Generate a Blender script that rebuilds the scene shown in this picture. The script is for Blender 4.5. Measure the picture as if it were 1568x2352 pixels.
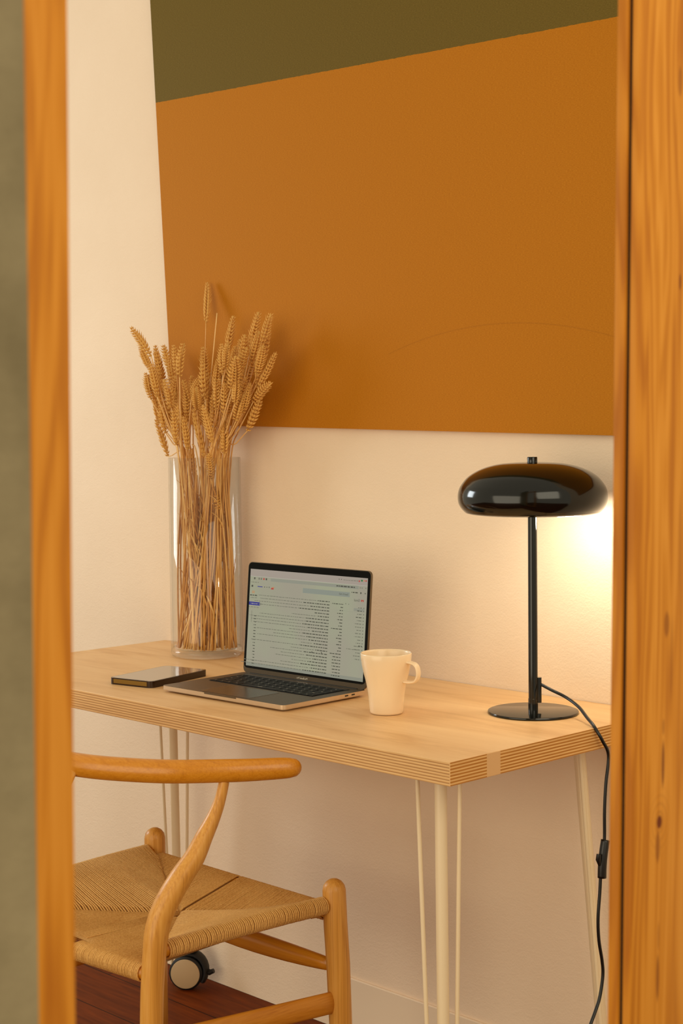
import bpy, bmesh, math, random
from mathutils import Vector, Matrix, Euler
from math import sin, cos, pi, radians, sqrt, atan2
random.seed(7)
scene = bpy.context.scene
COL = scene.collection
for o in list(bpy.data.objects): bpy.data.objects.remove(o)

# ------------------------------------------------------------ camera
FPX = 3628.0
HEAD, PITCH, ROLL = radians(45.65), math.atan(203 / FPX), math.atan(.0105)
CAMP = Vector((1.50773, -2.22362, 1.24754))
_fh = Vector((-sin(HEAD), cos(HEAD), 0)); _up = Vector((0, 0, 1))
CF = _fh * cos(PITCH) - _up * sin(PITCH)
_R = Vector((cos(HEAD), sin(HEAD), 0)); _U = _fh * sin(PITCH) + _up * cos(PITCH)
CR = _R * cos(ROLL) - _U * sin(ROLL); CU = _R * sin(ROLL) + _U * cos(ROLL)
cd = bpy.data.cameras.new('camera'); cam = bpy.data.objects.new('camera', cd); COL.objects.link(cam)
cd.sensor_fit = 'VERTICAL'; cd.sensor_height = 36; cd.sensor_width = 24; cd.lens = FPX / 2352 * 36
cd.clip_start = .05
cam.matrix_world = Matrix(((CR.x, CU.x, -CF.x, CAMP.x), (CR.y, CU.y, -CF.y, CAMP.y), (CR.z, CU.z, -CF.z, CAMP.z), (0, 0, 0, 1)))
cd.dof.use_dof = True; cd.dof.focus_distance = 2.75; cd.dof.aperture_fstop = 12.5
scene.camera = cam

def at(u, v, ax, val):
    """where the line of sight through a pixel meets a plane of the room"""
    d = CF + CR * (u - 784) / FPX - CU * (v - 1176) / FPX
    return CAMP + d * ((val - CAMP[ax]) / d[ax])

# ------------------------------------------------------------ light and exposure
vs = scene.view_settings
vs.view_transform = 'Standard'; vs.look = 'None'; vs.gamma = 1; vs.exposure = 0.0; vs.use_curve_mapping = False
w = bpy.data.worlds.new('world'); scene.world = w; w.use_nodes = True
w.node_tree.nodes['Background'].inputs[0].default_value = (1.0, .87, .64, 1)
w.node_tree.nodes['Background'].inputs[1].default_value = .64

def area(name, loc, target, sx, sy, power, col):
    l = bpy.data.lights.new(name, 'AREA'); l.shape = 'RECTANGLE'; l.size = sx; l.size_y = sy; l.energy = power; l.color = col
    o = bpy.data.objects.new(name, l); COL.objects.link(o); o.location = loc
    o.rotation_euler = (Vector(target) - Vector(loc)).to_track_quat('-Z', 'Y').to_euler()
    return o
area('window_daylight', (-3.3, -1.25, 1.72), (-.6, -.1, 1.15),   .8, .9, 27, (.86, .94, .98))
area('front_fill', (-.25, -3.5, 1.0), (-.55, -.1, .35), 2.6, 1.9, 33, (1, .88, .66))  # added fill that brightens the wall below the desk, not a window
area('camera_side_fill', (2.7, -1.7, 2.2), (.3, -.8, .9), 2.1, 1.8, 32, (1, .90, .68))  # added fill from the camera side for the frame and desk end

# ------------------------------------------------------------ materials
def lin(c):
    return tuple(((x / 255) / 12.92 if x / 255 <= .04045 else ((x / 255 + .055) / 1.055) ** 2.4) for x in c) + (1,)

class Mt:
    def __init__(s, name, rough=.5, metal=0, spec=.5, coat=0):
        s.m = bpy.data.materials.new(name); s.m.use_nodes = True; s.t = s.m.node_tree
        s.b = s.t.nodes['Principled BSDF']
        s.b.inputs['Roughness'].default_value = rough; s.b.inputs['Metallic'].default_value = metal
        s.b.inputs['Specular IOR Level'].default_value = spec; s.b.inputs['Coat Weight'].default_value = coat
        s.b.inputs['Coat Roughness'].default_value = .2
        s.tc = None
    def n(s, typ, **k):
        x = s.t.nodes.new(typ)
        for a, b in k.items(): setattr(x, a, b)
        return x
    def l(s, a, b): s.t.links.new(a, b)
    def co(s, scale=(1, 1, 1), loc=(0, 0, 0), rot=(0, 0, 0)):
        if not s.tc: s.tc = s.n('ShaderNodeTexCoord')
        mp = s.n('ShaderNodeMapping'); mp.inputs['Scale'].default_value = scale
        mp.inputs['Location'].default_value = loc; mp.inputs['Rotation'].default_value = rot
        s.l(s.tc.outputs['Object'], mp.inputs['Vector']); return mp.outputs[0]
    def noise(s, vec, scale=5, det=4, rough=.5, dist=0):
        x = s.n('ShaderNodeTexNoise'); x.inputs['Scale'].default_value = scale; x.inputs['Detail'].default_value = det
        x.inputs['Roughness'].default_value = rough; x.inputs['Distortion'].default_value = dist
        s.l(vec, x.inputs['Vector']); return x.outputs[0]
    def ramp(s, f, stops, interp='LINEAR'):
        r = s.n('ShaderNodeValToRGB'); r.color_ramp.interpolation = interp
        e = r.color_ramp.elements
        while len(e) < len(stops): e.new(.5)
        for q, (p, c) in zip(e, stops): q.position = p; q.color = c if len(c) == 4 else lin(c)
        s.l(f, r.inputs[0]); return r.outputs[0]
    def mix(s, f, a, b, typ='MIX'):
        x = s.n('ShaderNodeMix', data_type='RGBA', blend_type=typ)
        for i, v in ((0, f), (6, a), (7, b)):
            if hasattr(v, 'is_linked'): s.l(v, x.inputs[i])
            else: x.inputs[i].default_value = v
        return x.outputs[2]
    def math(s, op, a, b=0, c=0):
        x = s.n('ShaderNodeMath', operation=op)
        for i, v in enumerate((a, b, c)):
            if hasattr(v, 'is_linked'): s.l(v, x.inputs[i])
            else: x.inputs[i].default_value = v
        return x.outputs[0]
    def bump(s, h, strength=.2, dist=.002):
        x = s.n('ShaderNodeBump'); x.inputs['Strength'].default_value = strength; x.inputs['Distance'].default_value = dist
        s.l(h, x.inputs['Height']); s.l(x.outputs[0], s.b.inputs['Normal'])
    def base(s, c):
        if hasattr(c, 'is_linked'): s.l(c, s.b.inputs['Base Color'])
        else: s.b.inputs['Base Color'].default_value = c
    def xyz(s, vec=None):
        x = s.n('ShaderNodeSeparateXYZ'); s.l(vec or s.co(), x.inputs[0]); return x.outputs

def plain(name, c, rough=.5, metal=0, spec=.5, coat=0):
    m = Mt(name, rough, metal, spec, coat); m.base(lin(c)); return m.m

def wood(name, a, b, c, axis='z', rough=.45, coat=0, grain=1.0, spec=.4, ring=.06):
    """long grain along one axis"""
    m = Mt(name, rough, 0, spec, coat)
    k = {'x': (1, 14, 14), 'y': (14, 1, 14), 'z': (14, 14, 1)}[axis]
    v = m.co(tuple(q * (grain if q > 2 else .7) for q in k))
    n1 = m.noise(v, 1.6, 3, .5, .6)
    n2 = m.noise(m.co(tuple(q * (grain * 7 if q > 2 else 1.2) for q in k)), 2.2, 3, .6)
    s1 = m.math('SINE', m.math('MULTIPLY', n1, 30))
    n3 = m.noise(m.co(tuple(q * (grain * 5 if q > 2 else .8) for q in k)), 2.5, 2, .6)
    f = m.math('ADD', m.math('MULTIPLY', s1, ring), m.math('ADD', m.math('MULTIPLY', n2, .45), m.math('ADD', m.math('MULTIPLY', n1, .22), m.math('MULTIPLY', n3, .42))))
    col = m.ramp(f, [(.18, a), (.52, b), (.85, c)])
    m.base(col); m.bump(n2, .12, .001)
    return m.m

def plaster(name, c1, c2, bump=.5, sc=1):
    m = Mt(name, .85, 0, .25)
    n = m.noise(m.co(), 2.2 * sc, 4, .6)
    m.base(m.ramp(n, [(.3, c1), (.7, c2)]))
    h = m.math('ADD', m.noise(m.co(), 260, 3, .6), m.math('MULTIPLY', m.noise(m.co((1, 1, 1.6)), 55, 3, .6, .5), 1.1))
    m.bump(h, bump, .0012); return m.m

WALL = plaster('wall_plaster', (236, 212, 183), (243, 220, 192), .5)
GREY = plaster('grey_plaster', (116, 104, 76), (150, 136, 104), .3, 5)

def mk_pine():
    m = Mt('frame_pine', .55, 0, .25)
    X = m.xyz(m.co())
    # the knots and streaks: y, z (local), half width, half length
    spots = KN
    y, z = X[1], X[2]
    n1 = m.noise(m.co((6, 10, .55)), 2.2, 3, .5, .4)
    disp = n1; tot = None
    for (y0, z0, a, b, d, ringed) in spots:
        dy = m.math('DIVIDE', m.math('SUBTRACT', y, y0), a); dz = m.math('DIVIDE', m.math('SUBTRACT', z, z0), b)
        r = m.math('SQRT', m.math('ADD', m.math('MULTIPLY', dy, dy), m.math('MULTIPLY', dz, dz)))
        if ringed:
            near = m.math('MULTIPLY', m.math('MAXIMUM', m.math('SUBTRACT', 1, m.math('DIVIDE', r, 5)), 0), 1)
            ring = m.math('MULTIPLY', m.math('MAXIMUM', m.math('SINE', m.math('MULTIPLY', r, 6)), 0), m.math('MULTIPLY', near, .32))
        msk = m.math('MULTIPLY', m.math('MINIMUM', m.math('MAXIMUM', m.math('MULTIPLY', m.math('SUBTRACT', 1, r), 3.0), 0), 1), d)
        if ringed: msk = m.math('MAXIMUM', msk, ring)
        tot = msk if tot is None else m.math('MAXIMUM', tot, msk)
    s1 = m.math('SINE', m.math('MULTIPLY', disp, 75))
    n2 = m.noise(m.co((60, 170, 1.1)), 2.0, 3, .6)
    f = m.math('ADD', m.math('MULTIPLY', s1, .13), m.math('ADD', m.math('MULTIPLY', n2, .5), m.math('MULTIPLY', n1, .5)))
    col = m.ramp(f, [(.22, (172, 98, 14)), (.5, (204, 130, 32)), (.8, (222, 150, 54))])
    col = m.mix(tot, col, lin((104, 38, 4)))
    m.base(col); m.bump(n2, .1, .001); return m.m

def stripes_mat(name, stops, z0, z1, extra=None, ax=2):
    m = Mt(name, .6, 0, .3)
    X = m.xyz()
    f = m.math('DIVIDE', m.math('SUBTRACT', X[ax], z0), z1 - z0)
    wob = m.math('MULTIPLY', m.math('SUBTRACT', m.noise(m.co((3, 3, 30)), 3, 2), .5), .03)
    f = m.math('ADD', f, wob)
    col = m.ramp(f, stops)
    n = m.noise(m.co((9, 9, 260)), 2, 3, .6)
    col = m.mix(.35, col, m.ramp(n, [(.3, (185, 148, 106)), (.7, (255, 250, 240))]), 'MULTIPLY')
    if extra:
        y0, y1 = extra
        g = m.math('MULTIPLY', m.math('GREATER_THAN', X[1], y0), m.math('LESS_THAN', X[1], y1))
        col = m.mix(g, col, lin((222, 176, 122)))
    m.base(col); return m.m

def birch_top():
    m = Mt('birch_plywood_face', .42, 0, .4)
    n1 = m.noise(m.co((1.1, 7, 1)), 2.4, 4, .55, .8); n2 = m.noise(m.co((4, 60, 1)), 3, 3, .6)
    f = m.math('ADD', m.math('MULTIPLY', n1, .8), m.math('MULTIPLY', n2, .22))
    col = m.ramp(f, [(.34, (212, 162, 104)), (.5, (230, 186, 130)), (.7, (236, 196, 142))])
    X = m.xyz()
    for (x0, y0, a, b, d) in ((-.965, -.495, .028, .010, .55), (-1.08, -.24, .05, .012, .4), (-.86, -.455, .05, .006, .35), (-.25, -.47, .07, .006, .3), (-.12, -.43, .05, .003, .35), (-.33, -.40, .06, .007, .25)):
        dx = m.math('DIVIDE', m.math('SUBTRACT', X[0], x0), a); dy = m.math('DIVIDE', m.math('SUBTRACT', X[1], y0), b)
        r = m.math('SQRT', m.math('ADD', m.math('MULTIPLY', dx, dx), m.math('MULTIPLY', dy, dy)))
        k = m.math('MULTIPLY', m.math('MINIMUM', m.math('MAXIMUM', m.math('SUBTRACT', 1.1, r), 0), 1), d)
        col = m.mix(k, col, lin((170, 112, 60)))
    m.base(col); m.bump(n2, .05, .0005); return m.m

def board_mat():
    m = Mt('painted_fibreboard', .7, 0, .12)
    X = m.xyz()
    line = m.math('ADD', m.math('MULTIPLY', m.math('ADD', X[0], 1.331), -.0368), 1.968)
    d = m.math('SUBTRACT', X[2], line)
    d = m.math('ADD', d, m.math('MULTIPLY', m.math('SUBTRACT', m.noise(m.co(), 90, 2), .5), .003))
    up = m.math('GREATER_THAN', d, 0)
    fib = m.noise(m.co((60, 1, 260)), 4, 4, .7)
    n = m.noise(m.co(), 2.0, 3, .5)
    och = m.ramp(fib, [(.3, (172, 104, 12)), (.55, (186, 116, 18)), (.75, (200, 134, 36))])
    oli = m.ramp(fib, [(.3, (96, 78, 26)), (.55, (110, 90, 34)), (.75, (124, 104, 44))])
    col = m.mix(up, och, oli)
    sp = m.noise(m.co(), 420, 2, .5)
    col = m.mix(m.math('MULTIPLY', m.math('GREATER_THAN', sp, .74), .25), col, lin((225, 190, 130)))
    # one curved scratch
    cx, cz, R = -.34, .52, .905
    dx = m.math('SUBTRACT', X[0], cx); dz = m.math('SUBTRACT', X[2], cz)
    r = m.math('SQRT', m.math('ADD', m.math('MULTIPLY', dx, dx), m.math('MULTIPLY', dz, dz)))
    sc = m.math('LESS_THAN', m.math('ABSOLUTE', m.math('SUBTRACT', r, R)), .0012)
    sc = m.math('MULTIPLY', sc, m.math('MULTIPLY', m.math('GREATER_THAN', X[0], -.62), m.math('GREATER_THAN', X[2], 1.3)))
    col = m.mix(m.math('MULTIPLY', sc, .14), col, lin((110, 62, 18)))
    m.base(col); m.bump(fib, .15, .0006); return m.m

def floor_mat():
    m = Mt('dark_floorboards', .55, 0, .1)
    v = m.co((1, 1, 1))
    br = m.n('ShaderNodeTexBrick'); br.inputs['Scale'].default_value = 1
    br.inputs['Brick Width'].default_value = 1.4; br.inputs['Row Height'].default_value = .14
    br.inputs['Mortar Size'].default_value = .0015; br.inputs['Color1'].default_value = lin((106, 46, 4)); br.inputs['Color2'].default_value = lin((126, 58, 10))
    br.inputs['Mortar'].default_value = lin((40, 16, 6)); m.l(v, br.inputs['Vector'])
    n = m.noise(m.co((2, 24, 1)), 3, 4, .6, .5)
    m.base(m.mix(.7, br.outputs[0], m.ramp(n, [(.3, (150, 120, 100)), (.7, (255, 240, 225))]), 'MULTIPLY')); return m.m

def cord_mat():
    m = Mt('paper_cord', .7, 0, .25)
    n = m.noise(m.co(), 340, 3, .6); n2 = m.noise(m.co(), 14, 3, .6)
    m.base(m.mix(.5, m.ramp(n, [(.3, (180, 124, 56)), (.55, (222, 170, 94)), (.8, (246, 206, 140))]), m.ramp(n2, [(.3, (200, 148, 76)), (.7, (230, 182, 108))])))
    m.bump(n, .5, .0008); return m.m

def glass_wall():
    m = bpy.data.materials.new('clear_glass'); m.use_nodes = True; t = m.node_tree; t.nodes.clear()
    out = t.nodes.new('ShaderNodeOutputMaterial'); mix = t.nodes.new('ShaderNodeMixShader')
    tr = t.nodes.new('ShaderNodeBsdfTransparent'); tr.inputs[0].default_value = (.972, .965, .945, 1)
    gl = t.nodes.new('ShaderNodeBsdfGlossy'); gl.inputs['Roughness'].default_value = .02
    lw = t.nodes.new('ShaderNodeLayerWeight'); lw.inputs['Blend'].default_value = .5
    pw = t.nodes.new('ShaderNodeMath'); pw.operation = 'POWER'; pw.inputs[1].default_value = 4.5; t.links.new(lw.outputs['Facing'], pw.inputs[0])
    ad = t.nodes.new('ShaderNodeMath'); ad.operation = 'MULTIPLY_ADD'; ad.inputs[1].default_value = .7; ad.inputs[2].default_value = .04; t.links.new(pw.outputs[0], ad.inputs[0])
    t.links.new(ad.outputs[0], mix.inputs[0]); t.links.new(tr.outputs[0], mix.inputs[1]); t.links.new(gl.outputs[0], mix.inputs[2])
    t.links.new(mix.outputs[0], out.inputs[0]); return m
def solid_glass():
    m = Mt('thick_glass', .02); m.b.inputs['Transmission Weight'].default_value = 1; m.b.inputs['IOR'].default_value = 1.45
    m.base((.97, .965, .94, 1)); return m.m
def emis(name, c, s, rough=.2, basec=(0, 0, 0)):
    m = Mt(name, rough); m.base(lin(basec)); m.b.inputs['Emission Color'].default_value = lin(c); m.b.inputs['Emission Strength'].default_value = s; return m.m

# ------------------------------------------------------------ mesh helpers
def new_obj(name, bm, mats, parent=None, smooth=False, matrix=None, loc=None):
    me = bpy.data.meshes.new(name)
    bmesh.ops.recalc_face_normals(bm, faces=bm.faces)
    bm.to_mesh(me); bm.free()
    for mm in (mats if isinstance(mats, (list, tuple)) else [mats]): me.materials.append(mm)
    if smooth:
        me.polygons.foreach_set('use_smooth', [True] * len(me.polygons))
        if smooth != True:
            try: me.set_sharp_from_angle(angle=radians(smooth))
            except Exception: pass
    o = bpy.data.objects.new(name, me); COL.objects.link(o)
    if parent: o.parent = parent
    if loc is not None: o.location = loc
    if matrix is not None: o.matrix_basis = matrix
    return o
def tag(o, label, cat, group=None, kind=None):
    o['label'] = label; o['category'] = cat
    if group: o['group'] = group
    if kind: o['kind'] = kind
    return o
def empty(name, loc=(0, 0, 0), rot=(0, 0, 0)):
    o = bpy.data.objects.new(name, None); o.empty_display_size = .02; COL.objects.link(o); o.location = loc; o.rotation_euler = rot; return o
def struct(name, bm, mat, label=None, smooth=False):
    o = new_obj(name, bm, mat, None, smooth); o['kind'] = 'structure'
    if label: o['label'] = label
    return o
def box(bm, lo, hi, bev=0, seg=2, mi=0):
    vs_ = [bm.verts.new((x, y, z)) for x in (lo[0], hi[0]) for y in (lo[1], hi[1]) for z in (lo[2], hi[2])]
    F = [(0, 1, 3, 2), (4, 6, 7, 5), (0, 4, 5, 1), (2, 3, 7, 6), (0, 2, 6, 4), (1, 5, 7, 3)]
    fs = [bm.faces.new([vs_[i] for i in f]) for f in F]
    for f in fs: f.material_index = mi
    if bev:
        es = list({e for f in fs for e in f.edges})
        bmesh.ops.bevel(bm, geom=es, offset=bev, segments=seg, affect='EDGES', profile=.5)
    return bm
def prism(bm, pts, z0, z1, mi=0, bev=0, seg=3, vbev=0, vseg=5):
    """polygon in xy, extruded in z; vbev rounds the upright corners"""
    lo = [bm.verts.new((p[0], p[1], z0)) for p in pts]; hi = [bm.verts.new((p[0], p[1], z1)) for p in pts]
    n = len(pts); fs = [bm.faces.new(lo[::-1]), bm.faces.new(hi)]
    side = []
    for i in range(n):
        j = (i + 1) % n; fs.append(bm.faces.new((lo[i], lo[j], hi[j], hi[i])))
        side.append(bm.edges.get((lo[i], hi[i])))
    for f in fs: f.material_index = mi
    if vbev: bmesh.ops.bevel(bm, geom=side, offset=vbev, segments=vseg, affect='EDGES', profile=.5)
    if bev:
        es = [e for e in bm.edges if len(e.link_faces) == 2 and abs(e.verts[0].co.z - e.verts[1].co.z) < 1e-7 and abs(e.calc_face_angle(0)) > 1]
        bmesh.ops.bevel(bm, geom=es, offset=bev, segments=seg, affect='EDGES', profile=.5)
    return bm
def rrect(x0, y0, x1, y1, r, n=5):
    P = []
    for cx, cy, a in ((x1 - r, y1 - r, 0), (x0 + r, y1 - r, 90), (x0 + r, y0 + r, 180), (x1 - r, y0 + r, 270)):
        for i in range(n + 1):
            t = radians(a + 90 * i / n); P.append((cx + r * cos(t), cy + r * sin(t)))
    return P
def catmull(P, k=6):
    P = [Vector(p) for p in P]; out = []
    for i in range(len(P) - 1):
        a = P[i - 1] if i else P[0] * 2 - P[1]; b, c = P[i], P[i + 1]; d = P[i + 2] if i + 2 < len(P) else P[-1] * 2 - P[-2]
        for j in range(k):
            t = j / k
            out.append(.5 * ((2 * b) + (c - a) * t + (2 * a - 5 * b + 4 * c - d) * t * t + (3 * b - a - 3 * c + d) * t ** 3))
    out.append(P[-1]); return out
def tube(bm, path, rad, n=10, flat=1.0, hint=(0, 0, 1), cap=True, dome=False, mi=0):
    """rad number or list; flat squeezes along the second axis of the section"""
    path = [Vector(p) for p in path]; m = len(path)
    rad = [rad] * m if not isinstance(rad, (list, tuple)) else list(rad)
    if dome:   # round both ends
        def domes(p, q, r):
            d = (p - q).normalized(); return [(p + d * r * sin(radians(a)), r * cos(radians(a))) for a in (25, 48, 68, 82)]
        e = domes(path[-1], path[-2], rad[-1]); s = domes(path[0], path[1], rad[0])
        if dome in ('end', True, 'both'):
            path += [x[0] for x in e]; rad += [x[1] for x in e]
        if dome in ('start', 'both'):
            path = [x[0] for x in s[::-1]] + path; rad = [x[1] for x in s[::-1]] + rad
    rings = []; prev = None; m = len(path)
    for i, p in enumerate(path):
        t = (path[min(i + 1, m - 1)] - path[max(i - 1, 0)]).normalized()
        if prev is None:
            h = Vector(hint)
            if abs(h.dot(t)) > .95: h = Vector((1, 0, 0))
            a = (h - t * h.dot(t)).normalized()
        else: a = (prev - t * prev.dot(t)).normalized()
        prev = a; b = t.cross(a)
        rings.append([bm.verts.new(p + a * cos(2 * pi * k / n) * rad[i] + b * sin(2 * pi * k / n) * rad[i] * flat) for k in range(n)])
    for r0, r1 in zip(rings, rings[1:]):
        for k in range(n):
            f = bm.faces.new((r0[k], r0[(k + 1) % n], r1[(k + 1) % n], r1[k])); f.material_index = mi
    if cap:
        bm.faces.new(rings[0][::-1]).material_index = mi; bm.faces.new(rings[-1]).material_index = mi
    return bm
def lathe(bm, prof, n=64, c=(0, 0), closed=False, mi=0):
    rings = []
    for r, z in prof:
        if r < 1e-6: rings.append([bm.verts.new((c[0], c[1], z))])
        else: rings.append([bm.verts.new((c[0] + r * cos(2 * pi * k / n), c[1] + r * sin(2 * pi * k / n), z)) for k in range(n)])
    pr = list(zip(rings, rings[1:]))
    if closed: pr.append((rings[-1], rings[0]))
    for a, b in pr:
        for k in range(n):
            q = (k + 1) % n
            if len(a) == 1 and len(b) == 1: break
            if len(a) == 1: f = bm.faces.new((a[0], b[k], b[q]))
            elif len(b) == 1: f = bm.faces.new((a[k], a[q], b[0]))
            else: f = bm.faces.new((a[k], a[q], b[q], b[k]))
            f.material_index = mi
    return bm
B = bmesh.new

# ------------------------------------------------------------ setting
bm = B(); box(bm, (-3.6, 0, 0), (1.2, .12, 2.75)); struct('wall_back', bm, WALL, 'cream plastered wall behind the desk')
bm = B(); box(bm, (-3.6, -4.2, -.06), (3.2, .12, 0)); struct('floor', bm, floor_mat(), 'dark reddish brown wooden floorboards')
bm = B(); box(bm, (-.80, -.006, 0), (.75, 0, .118), .002); struct('baseboard_back', bm, plain('baseboard_paint', (240, 218, 188), .6), 'cream painted baseboard below the desk')

# wooden frame in the foreground
PIV = Vector((.8077, -1.49, 1.19))
def fl(u, v):
    p = at(u, v, 0, .8077) - PIV; return p
KN = []
for (u, v, a, b, d, ring) in ((1512, 1878, 7, 18, .95, 1), (1519, 1745, 4, 62, .75, 0), (1509, 1935, 6, 42, .5, 0), (1512, 2235, 4, 62, .62, 0), (1513, 2140, 2.5, 40, .35, 0),
                        (1546, 640, 3, 22, .7, 0), (1541, 180, 6, 40, .4, 0), (1524, 1425, 7, 34, .5, 0), (1519, 1660, 3, 22, .4, 0), (1552, 1240, 3, 130, .25, 0), (1536, 1500, 3, 110, .3, 0)):
    p = fl(u, v); q = fl(u + a, v); r = fl(u, v - b); KN.append((p.y, p.z, abs(q.y - p.y), abs(r.z - p.z), d, ring))
PINE = mk_pine()
DARKGAP = plain('shadow_gap', (38, 22, 8), .9)
fr = empty('wooden_frame', PIV); fr.rotation_euler = (-.0091, .0069, 0)
tag(fr, 'slender orange pine frame around the view of the desk', 'frame')
def member(y_in, y_out, s, z0=-1.02, z1=.95):
    """upright: y_in inner edge, s = +1 when the member lies on the +y side"""
    bm = B()
    box(bm, (-.0035, min(y_in, y_out), z0), (0.004, max(y_in, y_out), z1), .0012, 2)
    a = y_in + s * .002; box(bm, (-.0068, min(a, y_out), z0), (-.0034, max(a, y_out), z1), 0, 1, 1)
    a = y_in - s * .0015; box(bm, (-.016, min(a, y_out), z0), (-.0067, max(a, y_out), z1), .0008, 2)
    return new_obj('stile', bm, [PINE, DARKGAP], fr, 40)
yl = fl(155, 1176).y; yr = fl(1449, 1176).y
member(yl, yl - .075, -1); member(yr, yr + .10, 1)
for z0, z1 in ((-1.08, -.99), (.92, 1.02)):
    bm = B(); box(bm, (-.018, yl - .075, z0), (.005, yr + .10, z1), .002); new_obj('rail', bm, wood('frame_rail_pine', (184, 108, 18), (210, 134, 34), (224, 152, 56), 'y'), fr)
bm = B(); box(bm, (.822, -2.75, 0), (.87, -1.8060, 2.75)); o = struct('wall_left', bm, GREY, 'mottled grey plaster wall edge left of the wooden frame')
for vtx in o.data.vertices:      # the pier is as little out of plumb as the frame
    vtx.co.y += (vtx.co.z - 1.19) * .0075

# fibreboard panel on the wall
bm = B()
F = [(-1.2923, 1.2500), (.35, 1.2122), (.35, 2.62), (-1.3744, 2.62)]
fv = [bm.verts.new((x, -.012, z)) for x, z in F]; bv = [bm.verts.new((x, -.0005, z)) for x, z in F]
bm.faces.new(fv); bm.faces.new(bv[::-1])
for i in range(4): bm.faces.new((fv[i], fv[(i + 1) % 4], bv[(i + 1) % 4], bv[i]))
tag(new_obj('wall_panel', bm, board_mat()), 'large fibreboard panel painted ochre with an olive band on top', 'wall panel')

# ------------------------------------------------------------ desk
desk = empty('desk', (-.67, -.268, 0)); tag(desk, 'pale birch plywood desk on white metal pin legs', 'desk')
def dl(x, y, z): return (x + .67, y + .268, z)
TOP = birch_top()
ST1 = []; NL = 8
for i in range(NL):   # plies of the long edge: pale with thin dark glue lines
    a = i / NL; d = .012
    ST1 += [(a + .010, (160, 104, 46)), (a + .034, (228, 182, 120)), (a + .098, (240, 200, 142))]
ST1 = ST1[:31]
ST2 = []
cols = [(190, 126, 48), (238, 192, 126)]
for i in range(15): ST2 += [(i / 15 + .004, cols[i % 2]), (i / 15 + .056, cols[i % 2])]
EDGE1 = stripes_mat('plywood_long_edge', ST1, .7215, .7575)
pa = at(1118, 1790, 0, 0).y; pb = at(1149, 1775, 0, 0).y
EDGE2 = stripes_mat('plywood_end_grain_edge', ST2, .7215, .7575, (pa + .268, pb + .268))
bm = B(); box(bm, dl(-1.345, -.5365, .7215), dl(0, -.002, .7575), .0007, 1)
for f in bm.faces:
    n = f.normal; f.normal_update(); n = f.normal
    f.material_index = 2 if abs(n.x) > .9 else (1 if abs(n.y) > .9 else 0)
new_obj('desktop', bm, [TOP, EDGE1, EDGE2], desk)
WHT = plain('cream_white_paint', (236, 214, 176), .4)
for sx, sy, bx, by in ((1, -1, -.10, -.446), (1, 1, -.10, -.10), (-1, 1, -1.20, -.10), (-1, -1, -1.22, -.446)):
    dv = Vector((sx, sy, 0)).normalized(); pv = Vector((-dv.y, dv.x, 0))
    leg = empty('leg'); leg.parent = desk; leg.location = dl(bx, by, 0)
    out = .055
    bm = B(); tube(bm, [(0, 0, .7195), tuple(dv * out) [:2] + (.004,)], [.0095, .0095], 20); new_obj('main_tube', bm, WHT, leg, 60)
    for s, (a, b) in ((-1, (.036, .016)), (1, (.030, .014))):
        bm = B(); q = pv * s
        tube(bm, [tuple(q * a - dv * .004)[:2] + (.7195,), tuple(q * b + dv * (out - .004))[:2] + (.004,)], .0034, 10); new_obj('thin_rod', bm, WHT, leg, 60)
    bm = B(); c = pv * .045 ; prism(bm, [tuple(pv * .046 + dv * .016)[:2], tuple(-pv * .046 + dv * .016)[:2], tuple(-pv * .046 - dv * .024)[:2], tuple(pv * .046 - dv * .024)[:2]], .7185, .7214)
    new_obj('mounting_plate', bm, WHT, leg)

# ------------------------------------------------------------ laptop
ALU = plain('space_grey_aluminium', (98, 84, 66), .38, .7)
ALU2 = plain('lit_aluminium_edge', (206, 182, 152), .35, .6)  # same laptop metal, light on the base's edges put into the colour
BLK = plain('black_plastic', (10, 10, 9), .35)
lap = empty('laptop', (-.7929, -.4434, .7575), (0, 0, .02863)); tag(lap, 'open grey laptop with a mail page on its screen', 'laptop')
LW, LD, LZ, LT = .324, .208, .005, .007
bm = B(); prism(bm, rrect(0, 0, LW, LD, .009), LZ, LZ + LT, 0, .0008, 2)
prism(bm, rrect(.006, .006, LW - .006, LD - .006, .008), .0022, LZ)
for f in bm.faces:
    f.normal_update(); f.material_index = 0 if f.normal.z > .9 else 1
base = new_obj('base', bm, [ALU, ALU2], lap, 30)
for x, y in ((.03, .02), (LW - .03, .02), (.03, LD - .02), (LW - .03, LD - .02)):
    bm = B(); lathe(bm, [(0, 0), (.006, 0), (.006, .0024), (0, .0024)], 16, (x, y)); new_obj('rubber_foot', bm, BLK, lap)
zt = LZ + LT
bm = B(); box(bm, (LW * .37, -.0004, zt - .0022), (LW * .63, .004, zt + .0001), 0); new_obj('lid_notch', bm, ALU, lap)
bm = B(); prism(bm, rrect(LW * .30, .008, LW * .70, .085, .003), zt, zt + .0003); new_obj('trackpad', bm, plain('trackpad_grey', (88, 76, 60), .26, .7), lap)
bm = B(); prism(bm, rrect(.024, .094, LW - .024, .190, .002), zt, zt + .0002); well = new_obj('keyboard_well', bm, plain('keyboard_black', (5, 5, 5), .5, 0, .2), lap)
KEY = plain('key_black', (9, 9, 8), .5, 0, .2); LEG = plain('key_legend', (150, 145, 130), .5)
kw = (LW - .052) / 14.5
def keymesh(w_, d_):
    bm = B(); box(bm, (0, 0, 0), (w_, d_, .0011), .0004, 1)
    box(bm, (w_ / 2 - .0010, d_ / 2 - .0012, .0011), (w_ / 2 + .0010, d_ / 2 + .0010, .00116), 0, 1, 1); return bm
k0 = new_obj('key', keymesh(kw - .0022, .0146), [KEY, LEG], lap); first = True
k1 = None
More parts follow.
